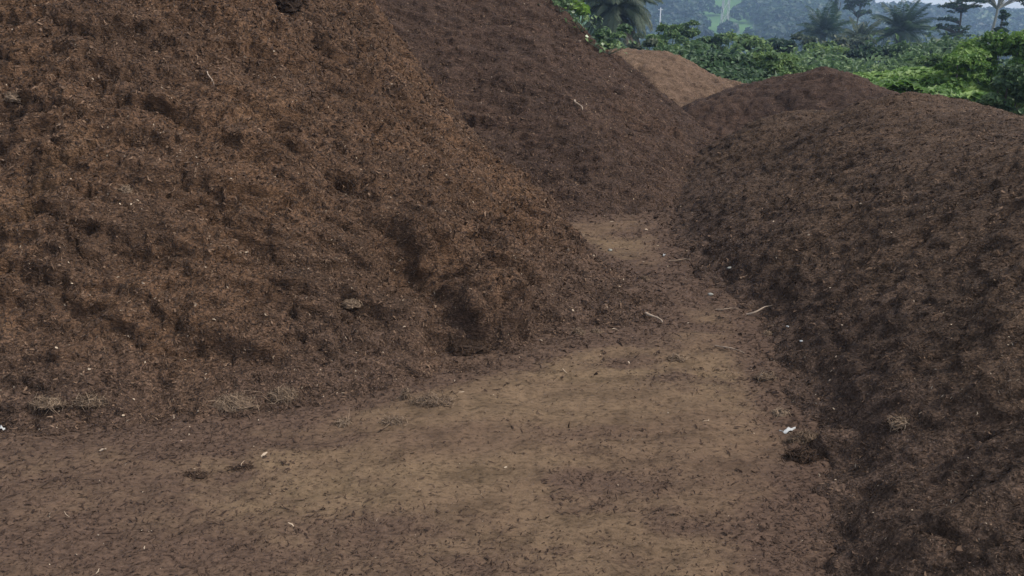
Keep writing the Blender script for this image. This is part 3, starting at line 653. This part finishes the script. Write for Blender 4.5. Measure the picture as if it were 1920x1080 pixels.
# ------------------------------------------------------------------ hills
def hill_h(x, y):
    az = x / np.maximum(y, 1)
    near = 58 * np.exp(-((y - 640) / 190) ** 2) * (1 / (1 + np.exp(np.clip((az - .405) / .012, -50, 50))))
    far = 8 * np.exp(-((y - 790) / 110) ** 2) * (1 + .05 * np.sin(az * 23) + .04 * np.sin(az * 51 + 1))
    t = np.clip((y - 170) / 330, 0, 1)
    low = 1 / (1 + np.exp(np.clip(-(az - .415) / .015, -50, 50)))
    return -13 + (24 - 4 * low) * t * t * (3 - 2 * t) + near + far + fbm(x * .006, y * .006, 4, 4) * 5 * np.clip((y - 200) / 200, 0, 1)
hx = np.arange(-500, 930, 10.); hy = np.arange(150, 930, 10.); X, Y = np.meshgrid(hx, hy); Z = hill_h(X, Y)
clr = lambda x, y: (((x / y - .272 - .018 * fbm(y * .05, x * .05, 18, 4) + (y - 345) * 1e-4 + .006) / .045) ** 2 + ((y - 342) / 75) ** 2) < 1
clr2 = lambda x, y: (((x / y - .325) / .012) ** 2 + ((y - 384) / 7) ** 2) < 1
V = np.stack([X, Y, Z], -1).reshape(-1, 3); ny, nx = X.shape; I = np.arange(ny * nx).reshape(ny, nx)
Fq = np.stack([I[:-1, :-1], I[:-1, 1:], I[1:, 1:], I[1:, :-1]], -1).reshape(-1, 4)
m, t, b = newmat('hill_grass'); n1 = noise(t, mapped(t, (1, 1, 1)), .03, 5, .6)
t.links.new(ramp(t, n1, [(.35, (.05, .11, .035)), (.6, (.085, .17, .05)), (.75, (.16, .17, .09))]), b.inputs['Base Color'])
tag(mesh_from('hills', V, Fq, m, loc=(300, 600, 0)), kind='structure')
rng = np.random.RandomState(5)
def belt(n, a0, a1, y0, y1, r0, r1):
    u = rng.uniform(a0, a1, n); yy = rng.uniform(y0, y1, n); xx = u * yy; k_ = ~(clr(xx, yy) | clr2(xx, yy)) | (rng.rand(len(u)) < .03); xx, yy = xx[k_], yy[k_]
    return xx, yy, rng.uniform(r0, r1, len(xx))
bl = [belt(6500, .12, .75, 185, 420, 2.4, 5.2), belt(700, .12, .5, 420, 520, 4, 7), belt(5000, .36, .85, 420, 860, 3.5, 6.5)]
xx, yy, r = (np.concatenate([b[i] for b in bl]) for i in range(3)); n = len(xx); zz = hill_h(xx, yy); K = 42
u = rng.normal(size=(n, K, 3)); u /= np.linalg.norm(u, axis=2)[..., None]; u[..., 2] = np.abs(u[..., 2]) * 1.1 - .15
P = (np.stack([xx, yy, zz + r * .5], -1)[:, None] + u * (r * rng.uniform(.8, 1.15, n))[:, None, None] * rng.uniform(.75, 1.1, (n, K, 1))).reshape(-1, 3)
N = (u + rng.normal(size=(n, K, 3)) * .35).reshape(-1, 3); N /= np.linalg.norm(N, axis=1)[:, None]
tt = np.repeat(np.clip(.45 + .4 * fbm(xx * .012, yy * .012, 3, 3) + .25 * rng.normal(size=n), 0, 1), K)
VV, FF, tn = leaves(P, N, np.repeat(r, K) * .62, np.repeat(r, K) * .5, rng, tt)
tag(mesh_from('forest', VV, FF, M['leaf_dark'], tone=tn, smooth=False), 'dense forest of round crowns covering the far hills', 'forest', kind='stuff')

# pylon and pole in the clearing
def pylon(px, py, Y, H, label, wb=2.4):
    x = at(px, py, Y)[0]; zb = float(hill_h(np.float64(x), np.float64(Y))) - .5; e = empty('pylon', (x, Y, zb), label, 'pylon'); pr = []
    z = np.linspace(0, H, 9); wd = wb * (1 - .45 * z / H)
    for sx_ in (-1, 1):
        for sy_ in (-1, 1):
            v, f = tube(np.stack([sx_ * wd, sy_ * wd, z], -1), .14, 4); mesh_from('leg', v, f, M['metal'], e, np.full(len(v), .5))
    for i in range(8):
        for (a, b) in (((-1, -1), (1, -1)), ((1, -1), (1, 1)), ((1, 1), (-1, 1)), ((-1, 1), (-1, -1))):
            for q0, q1 in ((i, i + 1), (i + 1, i)):
                pr.append((*tube([[a[0] * wd[q0], a[1] * wd[q0], z[q0]], [b[0] * wd[q1], b[1] * wd[q1], z[q1]]], .06, 4), .5))
    v, f, t_ = join(pr); mesh_from('lattice', v, f, M['metal'], e, t_)
    for zz_, L in ((H * .86, 7), (H * .98, 5.5)):
        v, f = tube([[-L, 0, zz_], [L, 0, zz_]], .22, 4); mesh_from('cross_arm', v, f, M['metal'], e, np.full(len(v), .6))
pylon(1357, 60, 330, 34, 'pale steel lattice pylon standing in the light green clearing on the hill', 1.35)
x, _, _ = at(1237, 48, 300); zb = float(hill_h(np.float64(x), np.float64(300.)))
e = empty('utility_pole', (x, 300, zb), 'thin pale pole in front of the wooded hill, right of the largest palm', 'pole')
zt = at(1237, 14, 300)[2] - zb
v, f = tube([[0, 0, -1], [0, 0, zt]], .2, 6); mesh_from('post', v, f, M['metal'], e, np.full(len(v), .6))
v, f = tube([[-.9, 0, zt - .8], [.9, 0, zt - .8]], .12, 4); mesh_from('cross_arm', v, f, M['metal'], e, np.full(len(v), .4))

# ------------------------------------------------------------------ haze
hb = 950.; v = [(sx_ * hb, sy_ * hb, z) for z in (-24, 100) for sx_, sy_ in ((-1, -1), (1, -1), (1, 1), (-1, 1))]
f = [(3, 2, 1, 0), (4, 5, 6, 7), (0, 1, 5, 4), (1, 2, 6, 5), (2, 3, 7, 6), (3, 0, 4, 7)]
m = bpy.data.materials.new('haze'); m.use_nodes = True; t = m.node_tree; t.nodes.clear()
pv = nd(t, 'ShaderNodeVolumePrincipled'); pv.inputs['Color'].default_value = (.46, .66, 1, 1); pv.inputs['Density'].default_value = HAZE; pv.inputs['Anisotropy'].default_value = 0
o = nd(t, 'ShaderNodeOutputMaterial'); t.links.new(pv.outputs[0], o.inputs['Volume'])
tag(mesh_from('haze', v, f, m, smooth=False), 'pale blue haze over the valley and hills', 'haze', kind='stuff')
